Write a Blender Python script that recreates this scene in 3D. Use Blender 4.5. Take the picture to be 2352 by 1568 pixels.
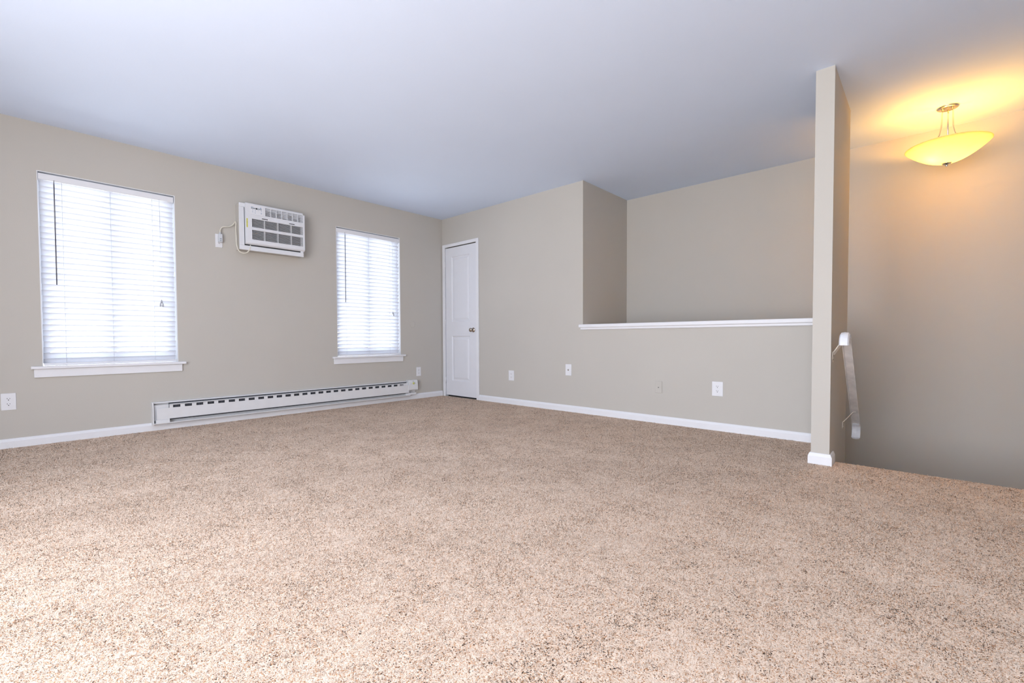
import bpy, bmesh, math, random
import numpy as np
from mathutils import Vector, Matrix

S = bpy.context.scene
for o in list(bpy.data.objects):
    bpy.data.objects.remove(o)
random.seed(4)
RNG = np.random.default_rng(11)
PI = math.pi

# ------------------------------------------------------------------ camera
F, PPX, PPY = 1044.3042, -15.2504, 20.8088
CAM = Vector((4.9618, -4.0759, .7941))
yaw, pitch, roll = -.7464, -.0269, -.0039
fw = Vector((math.sin(yaw) * math.cos(pitch), math.cos(yaw) * math.cos(pitch), math.sin(pitch)))
rt = Vector((math.cos(yaw), -math.sin(yaw), 0))
up = rt.cross(fw)
r_ = rt * math.cos(roll) + up * math.sin(roll)
u_ = -rt * math.sin(roll) + up * math.cos(roll)
cd = bpy.data.cameras.new('camera')
co = bpy.data.objects.new('camera', cd)
S.collection.objects.link(co)
co.matrix_world = Matrix(((r_.x, u_.x, -fw.x, CAM.x), (r_.y, u_.y, -fw.y, CAM.y),
                          (r_.z, u_.z, -fw.z, CAM.z), (0, 0, 0, 1)))
cd.sensor_width = 36
cd.lens = F / 2352 * 36
cd.shift_x = -PPX / 2352
cd.shift_y = PPY / 2352
cd.clip_start = .02
S.camera = co

# ------------------------------------------------------------------ view, sky, daylight
S.view_settings.view_transform = 'Standard'
S.view_settings.look = 'None'
S.view_settings.gamma = 1
S.view_settings.use_curve_mapping = False
S.view_settings.exposure = 0.22
SKY = 5.8
w = bpy.data.worlds.new('sky')
S.world = w
w.use_nodes = True
nt = w.node_tree
bg = nt.nodes['Background']
bg.inputs['Strength'].default_value = SKY
_tc = nt.nodes.new('ShaderNodeTexCoord')
_sp = nt.nodes.new('ShaderNodeSeparateXYZ')
_cr = nt.nodes.new('ShaderNodeValToRGB')
_ma = nt.nodes.new('ShaderNodeMath')
_ma.operation = 'MULTIPLY_ADD'
_ma.inputs[1].default_value = .5
_ma.inputs[2].default_value = .5
nt.links.new(_tc.outputs['Generated'], _sp.inputs[0])
nt.links.new(_sp.outputs['Z'], _ma.inputs[0])
nt.links.new(_ma.outputs[0], _cr.inputs[0])
nt.links.new(_cr.outputs[0], bg.inputs['Color'])
_e = _cr.color_ramp.elements
_e[0].position, _e[0].color = .44, (1.22, 1.22, 1.24, 1)      # bright lower half, added to throw light up at the ceiling
_e[1].position, _e[1].color = .54, (1.22, 1.26, 1.36, 1)      # hazy daylight sky


def portal(name, loc, rot, sx, sy):
    """daylight portal: only guides the sampling of the sky through an opening"""
    l = bpy.data.lights.new(name, 'AREA')
    l.shape = 'RECTANGLE'
    l.size, l.size_y = sx, sy
    l.cycles.is_portal = True
    o = bpy.data.objects.new(name, l)
    S.collection.objects.link(o)
    o.location = loc
    o.rotation_euler = rot
    return o


# room constants (metres; the far left corner of the room is the origin)
H = 2.44
XR, YF = 5.95, -5.5         # right wall, wall behind the camera
X1 = 2.306                   # end of full height back wall
Y1 = .953                    # stairwell back wall
X2, X3 = 4.437, 4.534        # partition wall faces
Y2, Y3 = -.663, .099         # partition wall ends
YE = -.526                   # floor edge at the stairs
ZB = -1.7                    # bottom of the stairwell
W1 = (-3.93, -3.068, .592, 2.081)
W2 = (-1.552, -.693, .588, 2.081)
OP = (2.3, 5.6, .02, 2.2)    # unseen opening behind the camera, added to light the room

portal('daylight_portal_added_opening', ((OP[0] + OP[1]) / 2, YF - .02, (OP[2] + OP[3]) / 2), (PI / 2, 0, 0),
       OP[1] - OP[0], OP[3] - OP[2])
for a in (W1, W2):
    portal('daylight_portal_window', (-.15, (a[0] + a[1]) / 2, (a[2] + a[3]) / 2), (0, -PI / 2, 0),
           a[3] - a[2], a[1] - a[0])


# ------------------------------------------------------------------ materials
def mat(name, col, rough=.6, metal=0., var=.03, scale=6., bump=0., bscale=200., spec=.5):
    m = bpy.data.materials.new(name)
    m.use_nodes = True
    N, L = m.node_tree.nodes, m.node_tree.links
    b = N['Principled BSDF']
    b.inputs['Roughness'].default_value = rough
    b.inputs['Metallic'].default_value = metal
    b.inputs['Specular IOR Level'].default_value = spec
    tc = N.new('ShaderNodeTexCoord')
    no = N.new('ShaderNodeTexNoise')
    no.inputs['Scale'].default_value = scale
    no.inputs['Detail'].default_value = 3
    L.new(tc.outputs['Object'], no.inputs['Vector'])
    cr = N.new('ShaderNodeValToRGB')
    cr.color_ramp.elements[0].position = .3
    cr.color_ramp.elements[1].position = .7
    cr.color_ramp.elements[0].color = tuple(c * (1 - var) for c in col) + (1,)
    cr.color_ramp.elements[1].color = tuple(min(1, c * (1 + var)) for c in col) + (1,)
    L.new(no.outputs['Fac'], cr.inputs['Fac'])
    L.new(cr.outputs['Color'], b.inputs['Base Color'])
    if bump:
        n2 = N.new('ShaderNodeTexNoise')
        n2.inputs['Scale'].default_value = bscale
        n2.inputs['Detail'].default_value = 2
        L.new(tc.outputs['Object'], n2.inputs['Vector'])
        bp = N.new('ShaderNodeBump')
        bp.inputs['Strength'].default_value = bump
        bp.inputs['Distance'].default_value = .002
        L.new(n2.outputs['Fac'], bp.inputs['Height'])
        L.new(bp.outputs['Normal'], b.inputs['Normal'])
    return m


M = {}
M['wall'] = mat('greige_wall_paint', (.535, .512, .474), .75, var=.012, scale=2., bump=.12, bscale=160, spec=.3)
M['ceil'] = mat('white_ceiling_paint', (.70, .80, .985), .9, var=.008, scale=2., bump=.1, bscale=120, spec=.2)
M['trim'] = mat('white_trim_paint', (.80, .81, .85), .42, var=.01, scale=8, spec=.45)
M['door'] = mat('white_door_paint', (.76, .775, .83), .45, var=.01, scale=8, spec=.45)
M['plastic'] = mat('white_plastic', (.78, .79, .83), .35, var=.01, scale=20)
M['acplastic'] = mat('air_conditioner_white_plastic', (.74, .755, .80), .45, var=.015, scale=14)
M['enamel'] = mat('white_heater_enamel', (.74, .75, .775), .4, var=.02, scale=10)
M['cordw'] = mat('cream_cord_rubber', (.72, .69, .60), .5, var=.03, scale=40)
M['plug'] = mat('pale_grey_plug', (.60, .63, .68), .4, var=.03, scale=40)
M['dark'] = mat('gap_shade', (.02, .02, .022), .7, var=.1, scale=30)  # near-black colour that paints the shade inside narrow gaps
M['slotdark'] = mat('shade_dark_heater_fins', (.09, .10, .12), .5, metal=.4, var=.25, scale=60)  # fin metal darkened to paint the shade inside the casing
M['black'] = mat('black_plastic', (.012, .012, .014), .4, var=.1, scale=30)
M['grille'] = mat('grey_grille_shadow', (.055, .06, .065), .6, var=.2, scale=40)
M['grillebar'] = mat('grey_grille_bars', (.50, .51, .53), .5, var=.03, scale=20)
M['yellow'] = mat('yellow_green_sticker', (.62, .60, .10), .5, var=.1, scale=60)
M['dial'] = mat('yellow_green_dial', (.55, .56, .16), .4, var=.08, scale=80)
M['blue'] = mat('blue_print', (.10, .22, .42), .5, var=.15, scale=200)
M['greyprint'] = mat('grey_print', (.28, .32, .36), .5, var=.2, scale=200)
M['wand'] = mat('smoky_wand_plastic', (.16, .16, .19), .25, var=.05, scale=30)
M['tassel'] = mat('grey_tassel', (.40, .41, .46), .4, var=.05, scale=60)
M['string'] = mat('white_blind_cord', (.72, .74, .80), .8, var=.05, scale=200)
M['nickel'] = mat('satin_nickel', (.70, .66, .60), .22, metal=1, var=.04, scale=40)
M['bronze'] = mat('antique_nickel_knob', (.46, .40, .34), .22, metal=1, var=.1, scale=40)
M['rail'] = mat('brushed_metal_rail', (.70, .675, .665), .42, metal=.15, var=.12, scale=18, bump=.15, bscale=60)
M['railend'] = mat('worn_white_rail_end', (.74, .76, .82), .4, var=.05, scale=40)
M['bracket'] = mat('tan_painted_bracket', (.62, .56, .49), .45, var=.06, scale=40)
M['sub'] = mat('plywood_subfloor', (.35, .27, .19), .8, var=.1, scale=8)
M['vinyl'] = mat('white_vinyl_window', (.80, .82, .86), .4, var=.01, scale=10)
M['jamb'] = mat('white_jamb_paint', (.80, .82, .86), .5, var=.01, scale=10)
M['siding'] = mat('pale_concrete', (.5, .5, .48), .9, var=.05, scale=4)


def mix_mat(name, build):
    m = bpy.data.materials.new(name)
    m.use_nodes = True
    N, L = m.node_tree.nodes, m.node_tree.links
    for n in list(N):
        if n.type != 'OUTPUT_MATERIAL':
            N.remove(n)
    out = [n for n in N if n.type == 'OUTPUT_MATERIAL'][0]
    L.new(build(N, L), out.inputs['Surface'])
    return m


def _slat(N, L):
    d = N.new('ShaderNodeBsdfPrincipled')
    d.inputs['Base Color'].default_value = (.82, .83, .87, 1)
    d.inputs['Roughness'].default_value = .45
    t = N.new('ShaderNodeBsdfTranslucent')
    no = N.new('ShaderNodeTexNoise')
    no.inputs['Scale'].default_value = 3
    cr = N.new('ShaderNodeValToRGB')
    cr.color_ramp.elements[0].color = (.80, .83, .90, 1)
    cr.color_ramp.elements[1].color = (.86, .87, .90, 1)
    L.new(no.outputs['Fac'], cr.inputs['Fac'])
    L.new(cr.outputs['Color'], t.inputs['Color'])
    mx = N.new('ShaderNodeMixShader')
    mx.inputs[0].default_value = SLAT_T
    L.new(d.outputs[0], mx.inputs[1])
    L.new(t.outputs[0], mx.inputs[2])
    return mx.outputs[0]


SLAT_T = .43
M['slat'] = mix_mat('white_translucent_slat', _slat)


def _glass(N, L):
    t = N.new('ShaderNodeBsdfTransparent')
    t.inputs['Color'].default_value = (.95, .97, .97, 1)
    g = N.new('ShaderNodeBsdfGlossy')
    g.inputs['Roughness'].default_value = .02
    fr = N.new('ShaderNodeFresnel')
    fr.inputs['IOR'].default_value = 1.35
    mx = N.new('ShaderNodeMixShader')
    L.new(fr.outputs[0], mx.inputs[0])
    L.new(t.outputs[0], mx.inputs[1])
    L.new(g.outputs[0], mx.inputs[2])
    return mx.outputs[0]


M['glass'] = mix_mat('clear_window_glass', _glass)


def _bowl(N, L):
    t = N.new('ShaderNodeBsdfTranslucent')
    no = N.new('ShaderNodeTexNoise')
    no.inputs['Scale'].default_value = 9
    cr = N.new('ShaderNodeValToRGB')
    cr.color_ramp.elements[0].color = (.93, .85, .56, 1)
    cr.color_ramp.elements[1].color = (.96, .89, .64, 1)
    L.new(no.outputs['Fac'], cr.inputs['Fac'])
    L.new(cr.outputs['Color'], t.inputs['Color'])
    d = N.new('ShaderNodeBsdfPrincipled')
    d.inputs['Base Color'].default_value = (.80, .74, .55, 1)
    d.inputs['Roughness'].default_value = .25
    mx = N.new('ShaderNodeMixShader')
    mx.inputs[0].default_value = .85
    L.new(d.outputs[0], mx.inputs[1])
    L.new(t.outputs[0], mx.inputs[2])
    return mx.outputs[0]


M['bowl'] = mix_mat('amber_frosted_glass', _bowl)


def _carpet(surface):
    def build(N, L):
        b = N.new('ShaderNodeBsdfPrincipled')
        b.inputs['Roughness'].default_value = .95
        b.inputs['Specular IOR Level'].default_value = .08
        geo = N.new('ShaderNodeNewGeometry')

        def math_(op, a, b_, c=None):
            n = N.new('ShaderNodeMath')
            n.operation = op
            for i, v in enumerate((a, b_, c)):
                if v is None:
                    continue
                if isinstance(v, (int, float)):
                    n.inputs[i].default_value = v
                else:
                    L.new(v, n.inputs[i])
            return n.outputs[0]

        def noise(scale, detail=3., rough=.6):
            n = N.new('ShaderNodeTexNoise')
            n.inputs['Scale'].default_value = scale
            n.inputs['Detail'].default_value = detail
            n.inputs['Roughness'].default_value = rough
            L.new(geo.outputs['Position'], n.inputs['Vector'])
            return n
        # soft patches where more of the brown yarn shows
        p1 = noise(4.5, 4, .65)
        p2 = noise(28, 3, .7)
        sh = math_('ADD', math_('MULTIPLY_ADD', p1.outputs['Fac'], .6, -.31), math_('MULTIPLY_ADD', p2.outputs['Fac'], .62, -.31))
        if surface:
            # every cell is the end of one tuft
            w_ = noise(60, 2)
            vm = N.new('ShaderNodeVectorMath')
            vm.operation = 'MULTIPLY_ADD'
            vm.inputs[1].default_value = (.009, .009, 0)
            L.new(w_.outputs['Color'], vm.inputs[0])
            L.new(geo.outputs['Position'], vm.inputs[2])
            vo = N.new('ShaderNodeTexVoronoi')
            vo.inputs['Scale'].default_value = 330
            L.new(vm.outputs[0], vo.inputs['Vector'])
            sp = N.new('ShaderNodeSeparateColor')
            L.new(vo.outputs['Color'], sp.inputs[0])
            rnd = sp.outputs[0]
            bp = N.new('ShaderNodeBump')
            bp.inputs['Strength'].default_value = .55
            bp.inputs['Distance'].default_value = .0022
            bp.invert = True
            L.new(vo.outputs['Distance'], bp.inputs['Height'])
            L.new(bp.outputs[0], b.inputs['Normal'])
        else:
            at = N.new('ShaderNodeAttribute')
            at.attribute_name = 'tuft'
            rnd = at.outputs['Fac']
            # fluffy yarn: fibres scatter as if facing up, more than along the strand
            vm = N.new('ShaderNodeVectorMath')
            vm.operation = 'MULTIPLY_ADD'
            vm.inputs[1].default_value = (.3, .3, .3)
            vm.inputs[2].default_value = (0, 0, .8)
            L.new(geo.outputs['Normal'], vm.inputs[0])
            L.new(vm.outputs[0], b.inputs['Normal'])
        fac = math_('ADD', rnd, sh)
        cr = N.new('ShaderNodeValToRGB')
        el = cr.color_ramp.elements
        el[0].position = 0
        el[0].color = (.90, .745, .62, 1)
        el[1].position = 1
        el[1].color = (.07, .055, .045, 1)
        for p, c in ((.55, (.82, .645, .51)), (.72, (.75, .55, .405)), (.82, (.62, .36, .205)),
                     (.925, (.42, .22, .12)), (.972, (.14, .10, .085))):
            e = el.new(p)
            e.color = c + (1,)
        L.new(fac, cr.inputs['Fac'])
        L.new(cr.outputs['Color'], b.inputs['Base Color'])
        return b.outputs[0]
    return build


M['carpet'] = mix_mat('speckled_carpet_yarn', _carpet(False))
M['carpet_face'] = mix_mat('speckled_carpet_face', _carpet(True))


# ------------------------------------------------------------------ mesh helpers
class MB:
    """collects shapes and links them as ONE mesh object"""

    def __init__(self):
        self.bm = bmesh.new()

    def box(self, x0, x1, y0, y1, z0, z1, bev=0., seg=2, mtx=None):
        t = bmesh.new()
        bmesh.ops.create_cube(t, size=1)
        for v in t.verts:
            v.co = Vector((x0 + (v.co.x + .5) * (x1 - x0), y0 + (v.co.y + .5) * (y1 - y0),
                           z0 + (v.co.z + .5) * (z1 - z0)))
        if bev:
            bmesh.ops.bevel(t, geom=t.edges[:], offset=bev, segments=seg, affect='EDGES', profile=.5)
        return self._add(t, mtx)

    def _add(self, t, mtx=None):
        if mtx is not None:
            bmesh.ops.transform(t, matrix=mtx, verts=t.verts)
        me = bpy.data.meshes.new('tmp')
        t.to_mesh(me)
        t.free()
        self.bm.from_mesh(me)
        bpy.data.meshes.remove(me)
        return self

    def prism(self, prof, axis, a, b, mtx=None):
        """profile of (p,q) points swept along an axis from a to b"""
        t = bmesh.new()

        def P(p, q, s):
            return {'x': (s, p, q), 'y': (p, s, q), 'z': (p, q, s)}[axis]
        va = [t.verts.new(P(p, q, a)) for p, q in prof]
        vb = [t.verts.new(P(p, q, b)) for p, q in prof]
        n = len(prof)
        for i in range(n):
            t.faces.new((va[i], va[(i + 1) % n], vb[(i + 1) % n], vb[i]))
        t.faces.new(va)
        t.faces.new(vb)
        bmesh.ops.recalc_face_normals(t, faces=t.faces[:])
        return self._add(t, mtx)

    def tube(self, pts, rad, seg=10, mtx=None):
        t = bmesh.new()
        pts = [Vector(p) for p in pts]
        n = len(pts)
        rads = rad if isinstance(rad, (list, tuple)) else [rad] * n
        rings = []
        ref = None
        for i, p in enumerate(pts):
            d = (pts[min(i + 1, n - 1)] - pts[max(i - 1, 0)]).normalized()
            if ref is None:
                ref = d.orthogonal().normalized()
            ref = (ref - d * ref.dot(d)).normalized()
            s = d.cross(ref)
            rings.append([t.verts.new(p + (ref * math.cos(2 * PI * k / seg) + s * math.sin(2 * PI * k / seg)) * rads[i])
                          for k in range(seg)])
        for i in range(n - 1):
            for k in range(seg):
                t.faces.new((rings[i][k], rings[i][(k + 1) % seg], rings[i + 1][(k + 1) % seg], rings[i + 1][k]))
        t.faces.new(rings[0])
        t.faces.new(rings[-1])
        bmesh.ops.recalc_face_normals(t, faces=t.faces[:])
        for f in t.faces:
            f.smooth = len(f.verts) == 4
        return self._add(t, mtx)

    def lathe(self, prof, seg=48, mtx=None, close=True):
        """(radius, z) profile turned about z"""
        t = bmesh.new()
        rings = []
        for r, z in prof:
            if r < 1e-6:
                rings.append([t.verts.new((0, 0, z))])
            else:
                rings.append([t.verts.new((r * math.cos(2 * PI * k / seg), r * math.sin(2 * PI * k / seg), z))
                              for k in range(seg)])
        for i in range(len(rings) - 1):
            A, B = rings[i], rings[i + 1]
            for k in range(seg):
                q = [A[k % len(A)], A[(k + 1) % len(A)], B[(k + 1) % len(B)], B[k % len(B)]]
                u = []
                for v in q:
                    if v not in u:
                        u.append(v)
                if len(u) > 2:
                    t.faces.new(u)
        bmesh.ops.recalc_face_normals(t, faces=t.faces[:])
        for f in t.faces:
            f.smooth = True
        return self._add(t, mtx)

    def band(self, path, prof, mtx=None):
        """a closed (across, out) profile swept along a path in the y-z plane; across = x"""
        t = bmesh.new()
        n = len(path)
        rings = []
        for i in range(n):
            a = Vector(path[max(i - 1, 0)])
            b = Vector(path[min(i + 1, n - 1)])
            d = (b - a).normalized()
            nr = Vector((-d.y, d.x))
            rings.append([t.verts.new((px, path[i][0] + nr.x * pq, path[i][1] + nr.y * pq)) for px, pq in prof])
        m = len(prof)
        for i in range(n - 1):
            for k in range(m):
                f = t.faces.new((rings[i][k], rings[i][(k + 1) % m], rings[i + 1][(k + 1) % m], rings[i + 1][k]))
        t.faces.new(rings[0])
        t.faces.new(rings[-1])
        bmesh.ops.recalc_face_normals(t, faces=t.faces[:])
        return self._add(t, mtx)

    def obj(self, name, material, parent=None):
        me = bpy.data.meshes.new(name)
        self.bm.to_mesh(me)
        self.bm.free()
        me.materials.append(M[material] if isinstance(material, str) else material)
        o = bpy.data.objects.new(name, me)
        S.collection.objects.link(o)
        if parent is not None:
            o.parent = parent
            o.matrix_parent_inverse = parent_inv(parent)
        return o


def parent_inv(p):
    if p.parent is not None:                     # parts are modelled in room coordinates
        return Matrix.Identity(4)
    return Matrix.Translation(p.location).inverted()


def thing(name, label, cat, loc=(0, 0, 0), group=None):
    o = bpy.data.objects.new(name, None)
    o.empty_display_size = .05
    S.collection.objects.link(o)
    o.location = loc
    o['label'] = label
    o['category'] = cat
    if group:
        o['group'] = group
    return o


def tag(o, label, cat, group=None, kind=None):
    o['label'] = label
    o['category'] = cat
    if group:
        o['group'] = group
    if kind:
        o['kind'] = kind
    return o


def struct(o, label=None, cat=None):
    o['kind'] = 'structure'
    if label:
        o['label'] = label
    if cat:
        o['category'] = cat
    return o


def bez(p0, p1, p2, p3, n=10):
    out = []
    p0, p1, p2, p3 = map(Vector, (p0, p1, p2, p3))
    for i in range(n + 1):
        t = i / n
        out.append((1 - t) ** 3 * p0 + 3 * t * (1 - t) ** 2 * p1 + 3 * t * t * (1 - t) * p2 + t ** 3 * p3)
    return out


# ------------------------------------------------------------------ shell
m = MB()
m.box(-.2, XR + .15, YF - .15, YE, -.30, -.012)
m.box(-.2, X2 + .02, YE - .01, .0, -.30, -.012)
struct(m.obj('floor', 'sub'), 'plywood floor deck under the carpet', 'floor')

m = MB()
m.box(-.35, XR + .3, YF - .3, Y1 + .3, H, H + .15)
struct(m.obj('ceiling', 'ceil'), 'flat white painted ceiling over the room and stairwell', 'ceiling')

m = MB()
T = -.16
ys = [YF - .15, W1[0], W1[1], W2[0], W2[1], .16]
for a, b in ((0, 1), (2, 3), (4, 5)):
    m.box(T, 0, ys[a], ys[b], -.3, H)
for q in (W1, W2):
    m.box(T, 0, q[0], q[1], -.3, q[2])
    m.box(T, 0, q[0], q[1], q[3], H)
struct(m.obj('wall_left', 'wall'), 'greige painted wall with the two windows', 'wall')

# back wall with the closet door recess
D0, D1, DZ = .062, .693, 2.045       # rough edges of the recess
m = MB()
m.box(0, D0, 0, .06, -.3, H)
m.box(D1, X1, 0, .06, -.3, H)
m.box(D0, D1, 0, .06, DZ, H)
m.box(D0, D1, 0, .06, -.3, -.008)
m.box(0, X1, .06, .12, -.3, H)
m.box(X1 - .12, X1, .12, Y1, ZB, H)
m.box(X1 - .12, X1, .0, .12, ZB, -.3)
struct(m.obj('wall_back', 'wall'), 'greige painted wall holding the narrow white door', 'wall')

m = MB()
m.box(X1, X2, 0, .1, ZB, .883)
struct(m.obj('wall_half', 'wall'), 'greige half height wall below the white ledge', 'wall')

m = MB()
m.box(X2, X3, Y2, Y3, -.012, H)
m.box(X2, X3, YE, Y3, ZB, -.012)
struct(m.obj('wall_partition', 'wall'), 'narrow greige wall end standing between room and stairwell', 'wall')

m = MB()
m.box(X1 - .12, XR + .15, Y1, Y1 + .12, ZB, H)
struct(m.obj('wall_stairwell', 'wall'), 'greige wall at the far side of the stairwell', 'wall')

m = MB()
m.box(XR, XR + .15, YF - .15, Y1 + .12, ZB, H)
struct(m.obj('wall_right', 'wall'))

m = MB()
m.box(-.16, OP[0], YF - .15, YF, -.3, H)
m.box(OP[1], XR + .15, YF - .15, YF, -.3, H)
m.box(OP[0], OP[1], YF - .15, YF, -.3, OP[2])
m.box(OP[0], OP[1], YF - .15, YF, OP[3], H)
struct(m.obj('wall_front', 'wall'))

# stairs going down behind the floor edge
m = MB()
for k in range(5):
    m.box(X3, XR, YE + .22 * k, YE + .22 * (k + 1) if k < 4 else Y1, -.19 * (k + 1) - .25, -.19 * (k + 1))
m.box(X3, XR, YE, YE + .012, -.3, -.012)
struct(m.obj('stairs', 'sub'))
m = MB()
m.box(X1 - .12, XR, YE, Y1, ZB - .1, ZB)
struct(m.obj('floor_lower', 'sub'))
m = MB()
m.box(X3, XR, YE - .08, YE, ZB, -.3)
struct(m.obj('wall_below', 'wall'))

# ------------------------------------------------------------------ trim: ledge, baseboards
m = MB()
m.box(X1 - .034, X2, -.034, .125, .904, .937, .005, 2)
m.prism([(0, .879), (-.010, .879), (-.019, .886), (-.019, .899), (-.024, .904), (0, .904)], 'x', X1 - .018, X2)
m.prism([(.1, .879), (.110, .879), (.119, .886), (.119, .899), (.124, .904), (.1, .904)], 'x', X1 + .001, X2)
struct(m.obj('trim_1', 'trim'), 'white wooden ledge capping the half height wall', 'ledge')

BH = .067


def bb_prof(s=1):
    return [(0, -.012), (s * .014, -.012), (s * .014, .047), (s * .0125, .050), (s * .008, BH - .004), (s * .005, BH), (0, BH)]


m = MB()
m.prism(bb_prof(), 'y', YF, -.016)
struct(m.obj('baseboard_left', 'trim'), 'white baseboard along the wall with the windows', 'baseboard')
m = MB()
m.prism(bb_prof(-1), 'x', .738, X2)
struct(m.obj('baseboard_back', 'trim'), 'white baseboard along the half height wall', 'baseboard')
# around the foot of the partition
m = MB()
pr_ = bb_prof()


def sweep_uplan(path, prof):
    """mitred baseboard around plan corners; path = (x,y,nx,ny) with mitre vectors"""
    t = bmesh.new()
    rings = []
    for x, y, nx, ny in path:
        rings.append([t.verts.new((x + nx * p, y + ny * p, q)) for p, q in prof])
    n = len(prof)
    for i in range(len(rings) - 1):
        for k in range(n):
            t.faces.new((rings[i][k], rings[i][(k + 1) % n], rings[i + 1][(k + 1) % n], rings[i + 1][k]))
    t.faces.new(rings[0])
    t.faces.new(rings[-1])
    bmesh.ops.recalc_face_normals(t, faces=t.faces[:])
    return t


m._add(sweep_uplan([(X2, -.014, -1, 0), (X2, Y2, -1, -1), (X3, Y2, 1, -1), (X3, YE - .012, 1, 0)], pr_))
struct(m.obj('baseboard_partition', 'trim'), 'white baseboard wrapped around the foot of the narrow wall end', 'baseboard')


# ------------------------------------------------------------------ windows and blinds
def window(n, q, label):
    y0, y1, z0, z1 = q
    m = MB()                                     # jamb liner around the reveal
    e = .005
    m.box(T + .01, -.001, y0, y0 + e, z0, z1)
    m.box(T + .01, -.001, y1 - e, y1, z0, z1)
    m.box(T + .01, -.001, y0 + e, y1 - e, z1 - e, z1)
    root = struct(m.obj('window_%d' % n, 'jamb'), label, 'window')
    a, b, c, d = y0 + e, y1 - e, z0 + .02, z1 - e
    m = MB()
    f = .045
    xa, xb = -.145, -.095
    m.box(xa, xb, a, a + f, c, d)
    m.box(xa, xb, b - f, b, c, d)
    m.box(xa, xb, a + f, b - f, c, c + f)
    m.box(xa, xb, a + f, b - f, d - f, d)
    ym = (a + b) / 2
    m.box(xa + .008, xb + .006, ym - .017, ym + .017, c + f, d - f)
    m.obj('window_frame', 'vinyl', root)
    m = MB()
    m.box(-.124, -.118, a + f - .006, ym - .014, c + f - .006, d - f + .006)
    m.box(-.124, -.118, ym + .014, b - f + .006, c + f - .006, d - f + .006)
    m.obj('window_glass', 'glass', root)
    m = MB()                                     # stool with horns
    m.box(T + .01, .0, y0, y1, z0 - .018, z0 + .002)
    m.box(0, .036, y0 - .062, y1 + .055, z0 - .018, z0 + .003, .004, 2)
    m.obj('window_sill', 'trim', root)
    m = MB()
    m.box(0, .015, y0 - .046, y1 + .028, z0 - .083, z0 - .018, .004, 3)
    m.obj('window_apron', 'trim', root)
    return root


window(1, W1, 'large white trimmed window nearest the left edge of the photo')
window(2, W2, 'white trimmed window nearest the room corner and the door')


def blind(q, label, wand_y, wand_z, ladders, cord_y, tassels):
    y0, y1, z0, z1 = q
    y0 += .007
    y1 -= .009
    zt = z1 - .016
    root = thing('window_blind', label, 'blind', (-.03, (y0 + y1) / 2, z0 + .004),
                 'white horizontal blinds in the windows')
    m = MB()
    m.box(-.062, -.001, y0, y1, zt - .046, zt, .003, 2)
    m.obj('headrail', 'trim', root)
    # slats: gently crowned, room side edge tilted up
    m = MB()
    top = zt - .046 - .022
    bot = z0 + .004 + .018 + .018
    n = 32
    pitch_ = (top - bot) / (n - 1)
    ang = math.radians(55)
    W = .05
    for i in range(n):
        zc = bot + pitch_ * i
        a = ang + random.uniform(-.035, .035)
        dy = random.uniform(-.002, .002)
        prof = []
        K = 6
        up_, dn_ = [], []
        for k in range(K + 1):
            s = (k / K - .5) * W
            c = .0032 * (1 - (2 * s / W) ** 2)
            for lst, th in ((up_, .0012), (dn_, -.0012)):
                o = c + th
                lst.append((-.031 + s * math.cos(a) - o * math.sin(a), zc + s * math.sin(a) + o * math.cos(a)))
        prof = up_ + dn_[::-1]
        m.prism(prof, 'y', y0 + .003 + dy, y1 - .003 + dy)
    sl = m.obj('slats', 'slat', root)
    m = MB()
    m.box(-.056, -.006, y0 + .002, y1 - .002, z0 + .006, z0 + .024, .004, 2)
    br = m.obj('bottom_rail', 'trim', root)
    for y in ladders:
        m = MB()
        m.tube([(-.031, y, z0 + .0065), (-.031, y, z0 + .0035)], [.005, .004], 8)
        m.obj('cord_plug', 'plug', br)
    for y in ladders:
        m = MB()
        m.tube([(-.0035, y, zt - .045), (-.0075, y, z0 + .02)], .0011, 6)
        m.tube([(-.055, y, zt - .045), (-.057, y, z0 + .02)], .0011, 6)
        for i in range(n):
            zc = bot + pitch_ * i
            m.tube([(-.006, y, zc + .012), (-.03, y, zc - .002), (-.056, y, zc - .024)], .0005, 4)
        m.obj('ladder_cord', 'string', root)
    m = MB()
    m.tube([(.006, wand_y, zt - .05), (.008, wand_y, zt - .075), (.008, wand_y, wand_z)], [.002, .0042, .0042], 6)
    m.tube([(-.002, wand_y, zt - .04), (.006, wand_y, zt - .044), (.006, wand_y, zt - .056)], .0016, 6)
    m.obj('tilt_wand', 'wand', root)
    m = MB()
    for dy, dz in tassels:
        m.tube([(-.001, cord_y, zt - .04), (.007, cord_y + dy * .3, zt - .3), (.007, cord_y + dy, dz)], .0009, 5)
    lc = m.obj('lift_cord', 'string', root)
    for dy, dz in tassels:
        m = MB()
        m.lathe([(0, .002), (.003, 0), (.0055, -.012), (.0075, -.028), (.006, -.032), (0, -.032)], 10,
                Matrix.Translation((.007, cord_y + dy, dz)))
        m.obj('tassel', 'tassel', lc)
    return root


blind(W1, 'white slatted blind with dark tilt wand in the large left window', -3.838, 1.222,
      (-3.795, -3.508, -3.232), -3.181, ((0, 1.145), (-.008, 1.118), (.009, 1.116)))
blind(W2, 'white slatted blind in the window next to the door', -1.446, 1.22,
      (-1.43, -1.135, -.845), -.805, ((-.006, 1.135), (.006, 1.115)))

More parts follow.
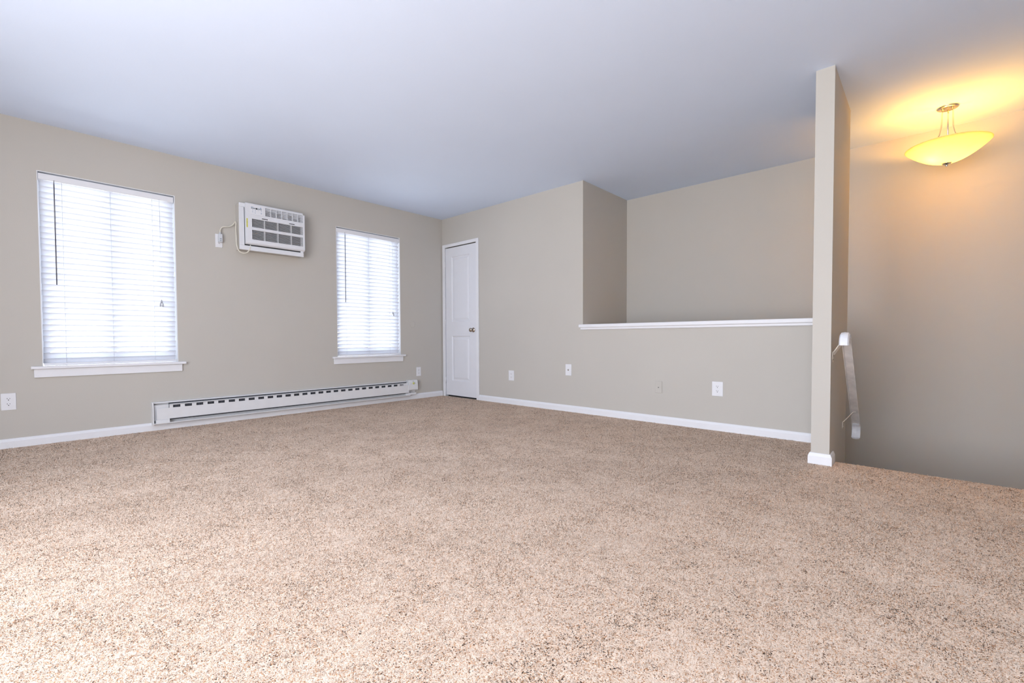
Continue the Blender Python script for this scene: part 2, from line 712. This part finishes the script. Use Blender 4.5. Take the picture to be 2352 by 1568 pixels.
# ------------------------------------------------------------------ closet door
m = MB()
cx0, cx1 = .018, .735
m.box(cx0, .066, -.014, 0, -.012, 2.082, .003, 2)
m.box(.690, cx1, -.014, 0, -.012, 2.082, .003, 2)
m.box(.066, .690, -.014, 0, 2.040, 2.082, .003, 2)
m.box(.0595, .0625, -.002, .058, -.012, 2.041)
m.box(.6905, .6935, -.002, .058, -.012, 2.041)
root = struct(m.obj('door_1', 'trim'), 'narrow white two panel closet door in the corner', 'door')
dx0, dx1, dz0, dz1 = .070, .684, .017, 2.030
t = bmesh.new()
# moulded slab: grid front with two recessed raised-field panels
panels = [(.193, .553, .216, .828), (.193, .553, 1.022, 1.905)]


def slab(t):
    yf, yb = .004, .040
    xs = sorted({dx0, dx1, .193, .553})
    zs = sorted({dz0, dz1, .216, .828, 1.022, 1.905})
    vt = {}

    def V(x, y, z):
        k = (round(x, 5), round(y, 5), round(z, 5))
        if k not in vt:
            vt[k] = t.verts.new((x, y, z))
        return vt[k]
    for i in range(len(xs) - 1):
        for j in range(len(zs) - 1):
            if any(abs(xs[i] - p[0]) < 1e-6 and abs(zs[j] - p[2]) < 1e-6 for p in panels):
                continue
            t.faces.new((V(xs[i], yf, zs[j]), V(xs[i + 1], yf, zs[j]), V(xs[i + 1], yf, zs[j + 1]), V(xs[i], yf, zs[j + 1])))
    for p in panels:
        steps = [(0, 0), (.006, .007), (.014, .010), (.026, .010), (.045, .003), (.052, .002)]
        loops = []
        for o, dpt in steps:
            loops.append([V(p[0] + o, yf + dpt, p[2] + o), V(p[1] - o, yf + dpt, p[2] + o),
                          V(p[1] - o, yf + dpt, p[3] - o), V(p[0] + o, yf + dpt, p[3] - o)])
        for a, b in zip(loops, loops[1:]):
            for k in range(4):
                t.faces.new((a[k], a[(k + 1) % 4], b[(k + 1) % 4], b[k]))
        t.faces.new(loops[-1])
    # sides and back
    a = [V(dx0, yb, dz0), V(dx1, yb, dz0), V(dx1, yb, dz1), V(dx0, yb, dz1)]
    t.faces.new(a[::-1])
    bl = [V(x, yf, dz0) for x in xs]
    t.faces.new(bl + [a[1], a[0]])
    tl = [V(x, yf, dz1) for x in xs]
    t.faces.new([a[3], a[2]] + tl[::-1])
    lf = [V(dx0, yf, z) for z in zs]
    t.faces.new([a[0], a[3]] + lf[::-1])
    rf = [V(dx1, yf, z) for z in zs]
    t.faces.new(rf + [a[2], a[1]])
    bmesh.ops.recalc_face_normals(t, faces=t.faces[:])


slab(t)
m = MB()
m._add(t)
slab_o = m.obj('door_panel', 'door', root)
m = MB()
m.box(D0 + .001, D1 - .001, .045, .059, -.008, DZ - .001)  # dark sheet behind the door, painting the shade in its gaps
m.obj('gap_shade', 'dark', root)
KX, KZ = .622, .905
m = MB()
R90 = Matrix.Translation((KX, .004, KZ)) @ Matrix.Rotation(PI / 2, 4, 'X')
m.lathe([(0, 0), (.031, 0), (.031, .004), (.026, .009), (.013, .011), (.0115, .028), (.016, .033), (.0245, .040),
         (.027, .050), (.025, .058), (.017, .064), (0, .066)], 32, R90)
m.obj('door_knob', 'bronze', slab_o)
m = MB()
m.box(.6845, .6875, .003, .006, KZ - .028, KZ + .028)
m.obj('strike_plate', 'bronze', root)
for z in (.22, 1.02, 1.82):
    m = MB()
    m.tube([(.068, -.004, z - .04), (.068, -.004, z + .04)], .005, 10)
    m.obj('hinge', 'trim', root)


# ------------------------------------------------------------------ wall plates
def place(name, label, cat, wall, pos, z, group=None):
    """plate frames are modelled facing -y at the origin, then turned onto their wall"""
    r = thing(name, label, cat, (0, 0, 0), group)
    if wall == 'left':
        r.location = (0, pos, z)
        r.rotation_euler = (0, 0, PI / 2)
    else:
        r.location = (pos, 0, z)
    return r


def cobj(m, name, material, parent):
    o = m.obj(name, material)
    o.parent = parent
    return o


def plate(root, w_, h_, material='plastic', th=.0055):
    m = MB()
    m.box(-w_ / 2, w_ / 2, -th, 0, -h_ / 2, h_ / 2, .0025, 3)
    return cobj(m, 'face_plate', material, root)


def receptacle(root, dz, th=.0055):
    m = MB()
    prof = []
    for k in range(28):                          # round face cut flat above and below
        a = 2 * PI * k / 28
        prof.append((.0172 * math.cos(a), max(-.0142, min(.0142, .0172 * math.sin(a))) + dz))
    m.prism(prof, 'y', -th - .0022, -.001)
    rc = cobj(m, 'receptacle', 'plastic', root)
    m = MB()
    y = -th - .0024
    m.box(-.0078, -.0054, y, y + .002, dz + .000, dz + .0085)
    m.box(.0056, .0078, y, y + .002, dz + .001, dz + .0080)
    m.prism([(.0030 * math.cos(2 * PI * k / 14), .0030 * math.sin(2 * PI * k / 14) + dz - .0065) for k in range(14)],
            'y', y, y + .002)
    cobj(m, 'contact_slots', 'black', rc)
    return rc


def duplex(label, wall, pos, z, w_, h_, sc=1.):
    r = place('wall_outlet', label, 'outlet', wall, pos, z, 'white wall outlets')
    plate(r, w_, h_)
    receptacle(r, .0195)
    receptacle(r, -.0195)
    m = MB()
    m.lathe([(0, .0012), (.0028, .001), (.0032, 0)], 12, Matrix.Translation((0, -.0055, 0)) @ Matrix.Rotation(PI / 2, 4, 'X'))
    cobj(m, 'screw', 'plastic', r)
    return r


duplex('large white outlet low on the wall under the left window near the photo edge', 'left', -4.111, .341, .077, .124)
duplex('small white outlet on the window wall above the heater dial end', 'left', -.4185, .357, .072, .118)
duplex('white outlet on the back wall nearest the narrow door', 'back', 1.292, .345, .086, .121)
duplex('large white outlet under the ledge nearest the narrow wall end', 'back', 3.661, .355, .089, .124)
r = place('wall_outlet', 'white outlet beside the air conditioner with a plug in it', 'outlet', 'left', -2.727, 1.733, 'white wall outlets')
plate(r, .060, .126)
receptacle(r, .0195)
receptacle(r, -.0195)

r = place('cable_jack_plate', 'white cable jack plate below the left end of the ledge', 'wall plate', 'back', 2.125, .450)
plate(r, .077, .123)
m = MB()
RX = Matrix.Rotation(PI / 2, 4, 'X')
m.lathe([(.0085, 0), (.0085, .003), (.0048, .0035), (.0048, .009), (.0032, .009), (.0032, .004), (0, .004)], 18,
        Matrix.Translation((0, -.0055, 0)) @ RX)
jk = cobj(m, 'jack', 'nickel', r)
m = MB()
m.lathe([(0, .0072), (.0031, .0070)], 12, Matrix.Translation((0, -.0055, 0)) @ RX)
cobj(m, 'jack_hole', 'black', jk)

r = place('phone_jack_plate', 'jack plate painted over in wall colour under the ledge', 'wall plate', 'back', 3.140, .334)
plate(r, .066, .110, 'wall', .0075)
m = MB()
m.box(-.008, .008, -.0095, -.006, -.009, .006, .001, 1)
jk = cobj(m, 'jack', 'wall', r)
m = MB()
m.box(-.0045, .0045, -.0099, -.0085, -.0065, .001)
cobj(m, 'jack_hole', 'grille', jk)

r = place('round_cover_plate', 'round cover plate painted in wall colour beside the right window', 'wall plate', 'left', -.508, .985)
m = MB()
m.lathe([(0, .0045), (.034, .004), (.042, .0025), (.044, 0)], 40, RX)
cobj(m, 'cover', 'wall', r)

# ------------------------------------------------------------------ baseboard heater
HY0, HY1 = -3.272, -.485
ht = thing('baseboard_heater', 'long white electric baseboard heater under the windows', 'heater', (0, (HY0 + HY1) / 2, .05))
m = MB()
m.box(.001, .008, HY0, HY1, .052, .243)                              # back plate
m.prism([(.001, .247), (.001, .243), (.036, .240), (.039, .236), (.041, .237), (.039, .244), (.036, .246)], 'y', HY0, -.640)
m.prism([(.015, .052), (.070, .058), (.072, .064), (.069, .067), (.016, .060)], 'y', HY0, -.60)     # bottom lip
m.obj('casing', 'enamel', ht)
m = MB()
m.box(.0085, .044, HY0 + .122, -.645, .085, .2335)  # solid dark block standing in for the shade behind slots and top gap
for k in range(150):
    y = HY0 + .14 + k * (2.45 / 150)
    m.box(.044, .052, y, y + .0015, .12, .214)
m.obj('fins_and_gap_shade', 'slotdark', ht)
# front cover with its row of outlet slots
m = MB()
FX0, FX1 = .060, .0625
NS, SY0, SP = 28, -3.100, .0878
m.box(FX0, FX1, HY0 + .028, -.615, .094, .193)                      # plain front
m.box(FX0, FX1, HY0 + .118, -.70, .217, .222)                       # strip over slots
m.box(FX0, FX1, HY0 + .118, SY0 - .027, .193, .219)
for k in range(NS):
    yc = SY0 + SP * k
    y1 = yc + SP - .027 if k < NS - 1 else -.70
    m.box(FX0, FX1, yc + .027, y1, .193, .219)
m.prism([(.0625, .094), (.0625, .097), (.05, .102), (.048, .1)], 'y', HY0 + .12, -.63)
m.prism([(FX0, .2235), (FX1, .2235), (.060, .226), (.058, .226)], 'y', HY0 + .118, -.70)
m.obj('front_cover', 'enamel', ht)
m = MB()                                                            # left end: frame and junction box
m.prism([(.001, .046), (.066, .054), (.071, .066), (.068, .205), (.058, .247), (.001, .247)], 'y', HY0 - .002, HY0 + .006)
m.box(.012, .042, HY0 + .006, HY0 + .118, .085, .222)
m.prism([(.04, .06), (.070, .066), (.066, .092), (.04, .1)], 'y', HY0 + .02, HY0 + .118)
m.obj('end_cap', 'enamel', ht)
m = MB()                                                            # right end: control box
m.prism([(.001, .122), (.062, .122), (.072, .130), (.074, .138), (.071, .205), (.066, .236), (.060, .252), (.054, .256), (.001, .256)],
        'y', -.622, HY1)
cb = m.obj('control_box', 'enamel', ht)
m = MB()
m.box(.012, .045, -.74, -.622, .15, .222)
m.box(.012, .055, -.66, -.5, .066, .09)
m.obj('end_cap', 'enamel', ht)
DR = Matrix.Translation((.0705, -.552, .214)) @ Matrix.Rotation(PI / 2 - .08, 4, 'Y')
m = MB()
m.lathe([(0, .012), (.010, .012), (.0125, .010), (.0135, 0)], 24, DR)
m.obj('thermostat_dial', 'dial', cb)
for b6 in ((.064, .0688, -.561, -.545, .240, .244), (.068, .0722, -.592, -.578, .208, .211), (.068, .0722, -.527, -.514, .211, .214)):
    m = MB()
    m.box(*b6)
    m.obj('dial_marking', 'greyprint', cb)

# ------------------------------------------------------------------ air conditioner
ac = thing('air_conditioner', 'white through-wall air conditioner mounted between the two windows', 'air conditioner', (0, -2.27, 1.66))
AY0, AY1 = -2.582, -1.972
m = MB()                                                           # sleeve standing out of the wall
m.box(.0, .098, AY0 + .003, AY1 - .003, 1.664, 2.104)
m.obj('sleeve', 'wall', ac)
m = MB()                                                           # flat outer frame
m.box(.098, .118, AY0, AY1, 1.660, 1.704, .003, 2)
m.box(.098, .118, AY0, AY0 + .042, 1.704, 2.07, .003, 2)
m.box(.098, .116, AY1 - .03, AY1, 1.704, 2.07, .003, 2)
m.box(.098, .116, AY0, AY1, 2.07, 2.108, .004, 2)
m.obj('outer_frame', 'acplastic', ac)
m = MB()
m.box(.098, .106, AY0 + .043, AY1 - .031, 1.705, 2.069)
m.obj('shadow_gap', 'dark', ac)
PY0, PY1, PZ0, PZ1 = -2.534, -1.966, 1.716, 2.114
# front panel built as bars round the two grilles
GX0, GX1 = -2.477, -1.984
GU = (1.886, 1.968)
GL = (1.767, 1.860)
AG = (-2.354, -1.981, 2.014, 2.094)
m = MB()
xb, xf = .1065, .136
m.prism([(PY0, PZ0), (AG[0], PZ0), (AG[0], 2.116), (PY0 + .02, 2.112), (PY0, 2.100)], 'x', xb, xf) if False else None


def bar(y0, y1, z0, z1, x1=xf, bev=.0):
    m.box(xb, x1, y0, y1, z0, z1, bev, 2)


bar(PY0, GX0, PZ0 + .02, PZ1 - .008)                  # left field
bar(GX1, PY1, PZ0 + .02, PZ1 - .020)                  # right edge
bar(GX0, GX1, GU[1], AG[2])                           # between air outlet and intake
bar(GX0, AG[0], AG[2], PZ1 - .008)                    # control field
bar(AG[0], GX1, AG[3], PZ1 - .008)                    # above the outlet
bar(GX0, GX1, GL[1], GU[0])                           # between the intake rows
bar(GX0, GX1, PZ0 + .02, GL[0])                       # under the intake
m.prism([(xb, PZ0), (.122, PZ0 + .003), (.134, PZ0 + .014), (xf, PZ0 + .02), (xb, PZ0 + .02)], 'y', PY0, PY1)   # sloping chin
m.prism([(xb, PZ1 - .008), (xf, PZ1 - .008), (.132, PZ1 - .001), (.118, PZ1 + .002), (xb, PZ1 + .002)], 'y', PY0 + .004, PY1 - .02)
fp = m.obj('front_panel', 'acplastic', ac)
m = MB()
m.box(.1062, .1075, GX0 - .004, GX1 + .004, GL[0] - .004, GU[1] + .004)
gi = m.obj('intake_grille', 'grille', ac)
m = MB()
for z0, z1, n in ((GU[0], GU[1], 7), (GL[0], GL[1], 8)):
    p = (z1 - z0) / n
    for k in range(n):
        m.prism([(.109, z0 + p * k + p * .62), (.131, z0 + p * k + p * .60), (.131, z0 + p * k + p * .93), (.109, z0 + p * k + p * .95)],
                'y', GX0, GX1)
    for yc in (-2.361, -2.235, -2.103):
        m.box(.108, .133, yc - .0055, yc + .0055, z0, z1)
m.obj('grille_bars', 'grillebar', gi)
m = MB()
m.box(.1062, .1075, AG[0] - .004, AG[1] + .004, AG[2] - .004, AG[3] + .004)
go = m.obj('air_outlet', 'black', ac)
m = MB()
n = 6
p = (AG[3] - AG[2]) / n
for k in range(n):
    m.prism([(.109, AG[2] + p * k + p * .62), (.133, AG[2] + p * k + p * .68), (.133, AG[2] + p * k + p * .98), (.109, AG[2] + p * k + p * .92)],
            'y', AG[0], AG[1])
for k in range(1, 7):
    y = AG[0] + (AG[1] - AG[0]) * k / 7
    m.box(.108, .131, y - .003, y + .003, AG[2], AG[3])
for k, j in ((4, 1), (4, 2), (4, 3), (6, 2), (6, 3), (6, 4), (5, 4)):        # louvre blades turned shut on the right
    y = AG[0] + (AG[1] - AG[0]) * (k - .5) / 7
    z = AG[2] + p * (j + .5)
    m.box(.1075, .112, y - .024, y + .024, z - p * .4, z + p * .4)
m.obj('louvres', 'acplastic', go)
for ya in (-2.386, -2.125):
    m = MB()
    m.box(.1355, .1370, ya, ya + .054, 1.977, 1.984)
    m.obj('panel_slot', 'black', fp)
# control panel: light field, keys, display, print
CP = (-2.497, -2.372, 2.008, 2.100)
m = MB()
m.box(.1350, .1372, CP[0], CP[1], CP[2], CP[3], .001, 1)
cp = m.obj('control_panel', 'plastic', ac)
m = MB()
yy = -2.484
for k in range(9):
    if k in (4,):
        yy += .012
        continue
    m.box(.1370, .1382, yy, yy + .0085, 2.062, 2.074)
    yy += .0108
m.obj('keys', 'greyprint', cp)
m = MB()
m.box(.1370, .1380, -2.441, -2.427, 2.061, 2.075)
m.obj('display', 'black', cp)
for y, z, w_, h_ in ((-2.484, 2.078, .022, .003), (-2.402, 2.078, .012, .006), (-2.470, 2.044, .002, .014), (-2.446, 2.040, .002, .018),
                     (-2.420, 2.050, .002, .008), (-2.392, 2.044, .002, .014), (-2.474, 2.032, .008, .003),
                     (-2.450, 2.024, .008, .003), (-2.396, 2.026, .010, .005)):
    m = MB()
    m.box(.1370, .1377, y, y + w_, z, z + h_)
    m.obj('printed_symbol', 'blue', cp)
m = MB()
m.box(.1355, .1368, -2.526, -2.515, 1.876, 1.962)
m.obj('energy_sticker', 'yellow', fp)
# cord: from under the panel round the lower corner, up the side, across to the outlet
m = MB()
pts = bez((.110, -2.487, 1.712), (.125, -2.488, 1.66), (.115, -2.52, 1.612), (.095, -2.566, 1.632), 12)
pts += bez((.095, -2.566, 1.632), (.080, -2.600, 1.650), (.072, -2.598, 1.72), (.066, -2.596, 1.78), 10)[1:]
pts += bez((.066, -2.596, 1.78), (.06, -2.596, 1.84), (.05, -2.594, 1.86), (.045, -2.590, 1.90), 8)[1:]
pts += bez((.045, -2.590, 1.90), (.040, -2.587, 1.935), (.035, -2.590, 1.94), (.032, -2.598, 1.925), 8)[1:]
pts += bez((.032, -2.598, 1.925), (.026, -2.625, 1.868), (.024, -2.66, 1.875), (.024, -2.69, 1.868), 10)[1:]
pts += bez((.024, -2.69, 1.868), (.024, -2.716, 1.860), (.024, -2.722, 1.835), (.024, -2.722, 1.80), 8)[1:]
m.tube(pts, .0048, 10)
cd_ = m.obj('power_cord', 'cordw', ac)
m = MB()
m.box(.0085, .040, -2.737, -2.703, 1.716, 1.796, .006, 3)
m.tube([(.024, -2.722, 1.79), (.024, -2.722, 1.812)], [.008, .0055], 10)
pg = m.obj('plug', 'plug', cd_)
m = MB()
m.box(.0395, .0405, -2.727, -2.713, 1.742, 1.752)
m.box(.0395, .0405, -2.727, -2.713, 1.726, 1.734)
m.obj('reset_buttons', 'greyprint', pg)

# ------------------------------------------------------------------ handrail
HX = 4.601
hr = thing('handrail', 'short metal stair handrail with white curved ends on the narrow wall', 'handrail', (X3, -.3, .45))


def arc(c, r, a0, a1, n=10):
    return [(c[0] + r * math.cos(math.radians(a0 + (a1 - a0) * i / n)), c[1] + r * math.sin(math.radians(a0 + (a1 - a0) * i / n)))
            for i in range(n + 1)]


# straight run falls at 45 degrees towards +y; ends hook over
A = arc((-.640, .755), .062, 190, 45, 12)            # top hook: rises from the front and turns over
top_end = A[-1]
bot0 = (top_end[0] + .635, top_end[1] - .635)
B = arc((bot0[0] - .062 * .7071, bot0[1] - .062 * .7071), .062, 45, -62, 10)
prof = [(HX - .024, -.004), (HX - .018, .003), (HX, .006), (HX + .018, .003), (HX + .024, -.004), (HX + .024, -.016),
        (HX + .020, -.016), (HX + .019, -.004), (HX - .019, -.004), (HX - .020, -.016), (HX - .024, -.016)]
prof_s = prof
run = [top_end, ((top_end[0] + bot0[0]) / 2, (top_end[1] + bot0[1]) / 2), bot0]
m = MB()
m.band(run, prof)
m.obj('rail', 'rail', hr)
endp = [(HX - .025, -.008), (HX - .018, .004), (HX, .0075), (HX + .018, .004), (HX + .025, -.008), (HX + .022, -.010), (HX, -.006), (HX - .022, -.010)]
m = MB()
m.band(A + [(top_end[0] + .01, top_end[1] - .01)], endp)
o = m.obj('rail_end', 'railend', hr)
o['label'] = 'upper white curved end of the rail'
m = MB()
m.band([(bot0[0] - .01, bot0[1] + .01)] + B, endp)
o = m.obj('rail_end', 'railend', hr)
o['label'] = 'lower white curved end of the rail'
for yb, zb, in ((-.600, .690), (-.085, .190)):
    m = MB()
    # flat strap: foot on the wall, arm out to the rail underside
    zt_ = top_end[1] - (yb - top_end[0]) - .016
    th = .0022
    w2 = .013
    pts = [(X3 + .001, zb - .045), (X3 + .003, zb), (X3 + .010, zb + .006), (HX - .006, zt_ - .004), (HX + .012, zt_ - .002)]
    t = bmesh.new()
    n = len(pts)
    rings = []
    for i in range(n):
        a = Vector(pts[max(i - 1, 0)])
        b = Vector(pts[min(i + 1, n - 1)])
        d = (b - a).normalized()
        nr = Vector((-d.y, d.x)) * th
        P = Vector(pts[i])
        tl = .75 if yb < -.3 else .15               # strap follows the slope of the rail
        rings.append([t.verts.new((P.x + s * nr.x, yb + w_, P.y + s * nr.y - w_ * tl)) for s, w_ in ((1, -w2), (1, w2), (-1, w2), (-1, -w2))])
    for i in range(n - 1):
        for k in range(4):
            t.faces.new((rings[i][k], rings[i][(k + 1) % 4], rings[i + 1][(k + 1) % 4], rings[i + 1][k]))
    t.faces.new(rings[0])
    t.faces.new(rings[-1])
    bmesh.ops.recalc_face_normals(t, faces=t.faces[:])
    m._add(t)
    br = m.obj('bracket', 'bracket', hr)
    m = MB()
    for dz in (-.036, -.014):
        m.lathe([(0, .003), (.003, .0025), (.0045, 0)], 10,
                Matrix.Translation((X3 + .004, yb, zb + dz)) @ Matrix.Rotation(PI / 2, 4, 'Y'))
    m.obj('screw', 'nickel', br)

# ------------------------------------------------------------------ ceiling lamp with its own light
LX, LY = 5.052, .512
LZ = 2.166
RB = .231
lp = thing('ceiling_lamp', 'lit amber glass bowl lamp hanging over the stairwell', 'lamp', (LX, LY, H))
TL = Matrix.Translation((LX, LY, 0))
m = MB()
m.lathe([(0, 2.425), (.022, 2.423), (.030, 2.428), (.046, 2.424), (.056, 2.428), (.061, 2.434), (.062, 2.4398), (0, 2.4398)], 48, TL)
m.obj('canopy', 'nickel', lp)
m = MB()
out = []
for k in range(19):
    r = RB * (1 - k / 18)
    z = LZ - .128 * (1 - (r / RB) ** 1.85)
    out.append((r, z))
inn = [(max(0, r - .004) if r < RB else RB - .004, z + .0045) for r, z in out[::-1]]
m.lathe(out + inn + [out[0]], 72, TL)
m.obj('glass_bowl', 'bowl', lp)
rodang = [math.radians(a) for a in (200, 330, 85)]
for a in rodang:
    m = MB()
    c, s = math.cos(a), math.sin(a)
    pts = [(LX + c * r, LY + s * r, z) for r, z in ((.030, 2.428), (.031, 2.40), (.032, 2.35), (.035, 2.30), (.045, 2.25), (.062, 2.205), (.080, 2.16), (.084, 2.12))]
    m.tube(pts, .0042, 10)
    m.obj('arm', 'nickel', lp)
m = MB()
m.tube([(LX, LY, 2.13), (LX, LY, 2.03)], .006, 12)
for a in rodang:
    m.tube([(LX, LY, 2.125), (LX + math.cos(a) * .085, LY + math.sin(a) * .085, 2.122)], .004, 8)
m.obj('stem', 'nickel', lp)
m = MB()
m.lathe([(0, 2.014), (.005, 2.016), (.007, 2.021), (.005, 2.026), (.010, 2.029), (.024, 2.036), (.028, 2.041), (0, 2.043)], 32, TL)
m.obj('finial', 'nickel', lp)
BULB = []
for s in (-1, 1):
    bx, by, bz = LX + s * .085 * .80, LY + s * .085 * .60, 2.100
    m = MB()
    m.lathe([(0, -.028), (.016, -.024), (.026, -.008), (.027, .004), (.020, .020), (.012, .030), (.012, .042), (0, .042)], 20,
            Matrix.Translation((bx, by, bz)))
    BULB.append(m)
    l = bpy.data.lights.new('lamp_light', 'POINT')
    l.color = (1, .49, .085)
    l.energy = 8.8
    l.shadow_soft_size = .030
    lo = bpy.data.objects.new('lamp_light', l)
    S.collection.objects.link(lo)
    lo.location = (bx, by, bz)
for m in BULB:
    m.bm.free()

# ------------------------------------------------------------------ carpet: backing and cut pile
def carpet():
    # (x0, x1, y0, y1) areas of floor
    areas = [(.014, XR, YF, YE), (.014, X2 - .0, YE, -.014)]
    zones = []
    cx, cy = CAM.x, CAM.y

    def sample(dens, rmin, rmax, fmin):
        pts = []
        for x0, x1, y0, y1 in areas:
            n = int((x1 - x0) * (y1 - y0) * dens)
            p = np.stack([RNG.uniform(x0, x1, n), RNG.uniform(y0, y1, n)], 1)
            pts.append(p)
        p = np.concatenate(pts)
        d = p - np.array([cx, cy])
        r = np.hypot(d[:, 0], d[:, 1])
        # part of the floor in front of the camera, with room to step aside
        f = d[:, 0] * fw.x + d[:, 1] * fw.y
        keep = (r >= rmin) & (r < rmax) & (f > fmin)
        keep &= ~((p[:, 0] > X2 - .014) & (p[:, 0] < X3 + .014) & (p[:, 1] > Y2 - .014))
        return p[keep]
    sets = [(sample(90000, 0, 1.9, .75), .0011, .0085), (sample(55000, 1.9, 3.0, .6), .0014, .0085),
            (sample(26000, 3.0, 4.4, .6), .0019, .0085), (sample(14000, 4.4, 9, .6), .0026, .0085)]
    V, A, n0 = [], [], 0
    for p, wd, ln in sets:
        n = len(p)
        az = RNG.uniform(0, 2 * PI, n)
        # pile leans together in soft swirls
        sw = 2.2 * np.sin(p[:, 0] * 3.1 + 1.7 * np.sin(p[:, 1] * 2.3)) + 1.6 * np.cos(p[:, 1] * 4.3 + p[:, 0] * 1.9)
        lean = np.abs(RNG.normal(.95, .25, n))
        dx = np.cos(az) * np.sin(lean) + .3 * np.cos(sw)
        dy = np.sin(az) * np.sin(lean) + .3 * np.sin(sw)
        dz = np.cos(np.clip(lean, 0, 1.25))
        dl = np.sqrt(dx * dx + dy * dy + dz * dz)
        L_ = ln * RNG.uniform(.72, 1.12, n)
        root = np.stack([p[:, 0], p[:, 1], np.full(n, -.0045)], 1)
        dirv = np.stack([dx / dl, dy / dl, dz / dl], 1) * L_[:, None]
        tw = RNG.uniform(0, 2 * PI, n)
        side = np.stack([np.cos(tw), np.sin(tw), np.zeros(n)], 1) * (wd * RNG.uniform(.7, 1.25, n))[:, None]
        q = np.stack([root - side * .5, root + side * .5, root + dirv + side * .42, root + dirv - side * .42], 1)
        V.append(q.reshape(-1, 3))
        A.append(RNG.uniform(0, 1, n))
    V = np.concatenate(V)
    A = np.concatenate(A)
    nb = len(A)
    # backing boxes
    bx = []
    bq = []
    for x0, x1, y0, y1 in [(0, XR, YF, YE), (0, X2, YE, 0)]:
        b = len(V) + len(bx)
        bx += [(x0, y0, -.0030), (x1, y0, -.0030), (x1, y1, -.0030), (x0, y1, -.0030),
               (x0, y0, -.0118), (x1, y0, -.0118), (x1, y1, -.0118), (x0, y1, -.0118)]
        for f in ((0, 1, 2, 3), (7, 6, 5, 4), (0, 4, 5, 1), (1, 5, 6, 2), (2, 6, 7, 3), (3, 7, 4, 0)):
            bq.append([b + i for i in f])
    VA = np.concatenate([V, np.array(bx)])
    Q = np.concatenate([np.arange(nb * 4, dtype=np.int32), np.array(bq, dtype=np.int32).ravel()])
    nf = len(Q) // 4
    me = bpy.data.meshes.new('carpet')
    me.vertices.add(len(VA))
    me.vertices.foreach_set('co', VA.astype(np.float32).ravel())
    me.loops.add(len(Q))
    me.loops.foreach_set('vertex_index', Q)
    me.polygons.add(nf)
    me.polygons.foreach_set('loop_start', np.arange(0, nf * 4, 4, dtype=np.int32))
    me.polygons.foreach_set('use_smooth', np.zeros(nf, dtype=bool))
    me.update(calc_edges=True)
    at = me.attributes.new('tuft', 'FLOAT', 'FACE')
    at.data.foreach_set('value', np.concatenate([A, np.full(nf - nb, .45)]).astype(np.float32))
    me.materials.append(M['carpet'])
    me.materials.append(M['carpet_face'])
    mi = np.zeros(nf, dtype=np.int32)
    mi[nb:] = 1
    me.polygons.foreach_set('material_index', mi)
    o = bpy.data.objects.new('carpet', me)
    S.collection.objects.link(o)
    tag(o, 'beige wall to wall carpet speckled with brown and dark flecks', 'carpet', kind='stuff')
    print('carpet tufts', nb)


carpet()
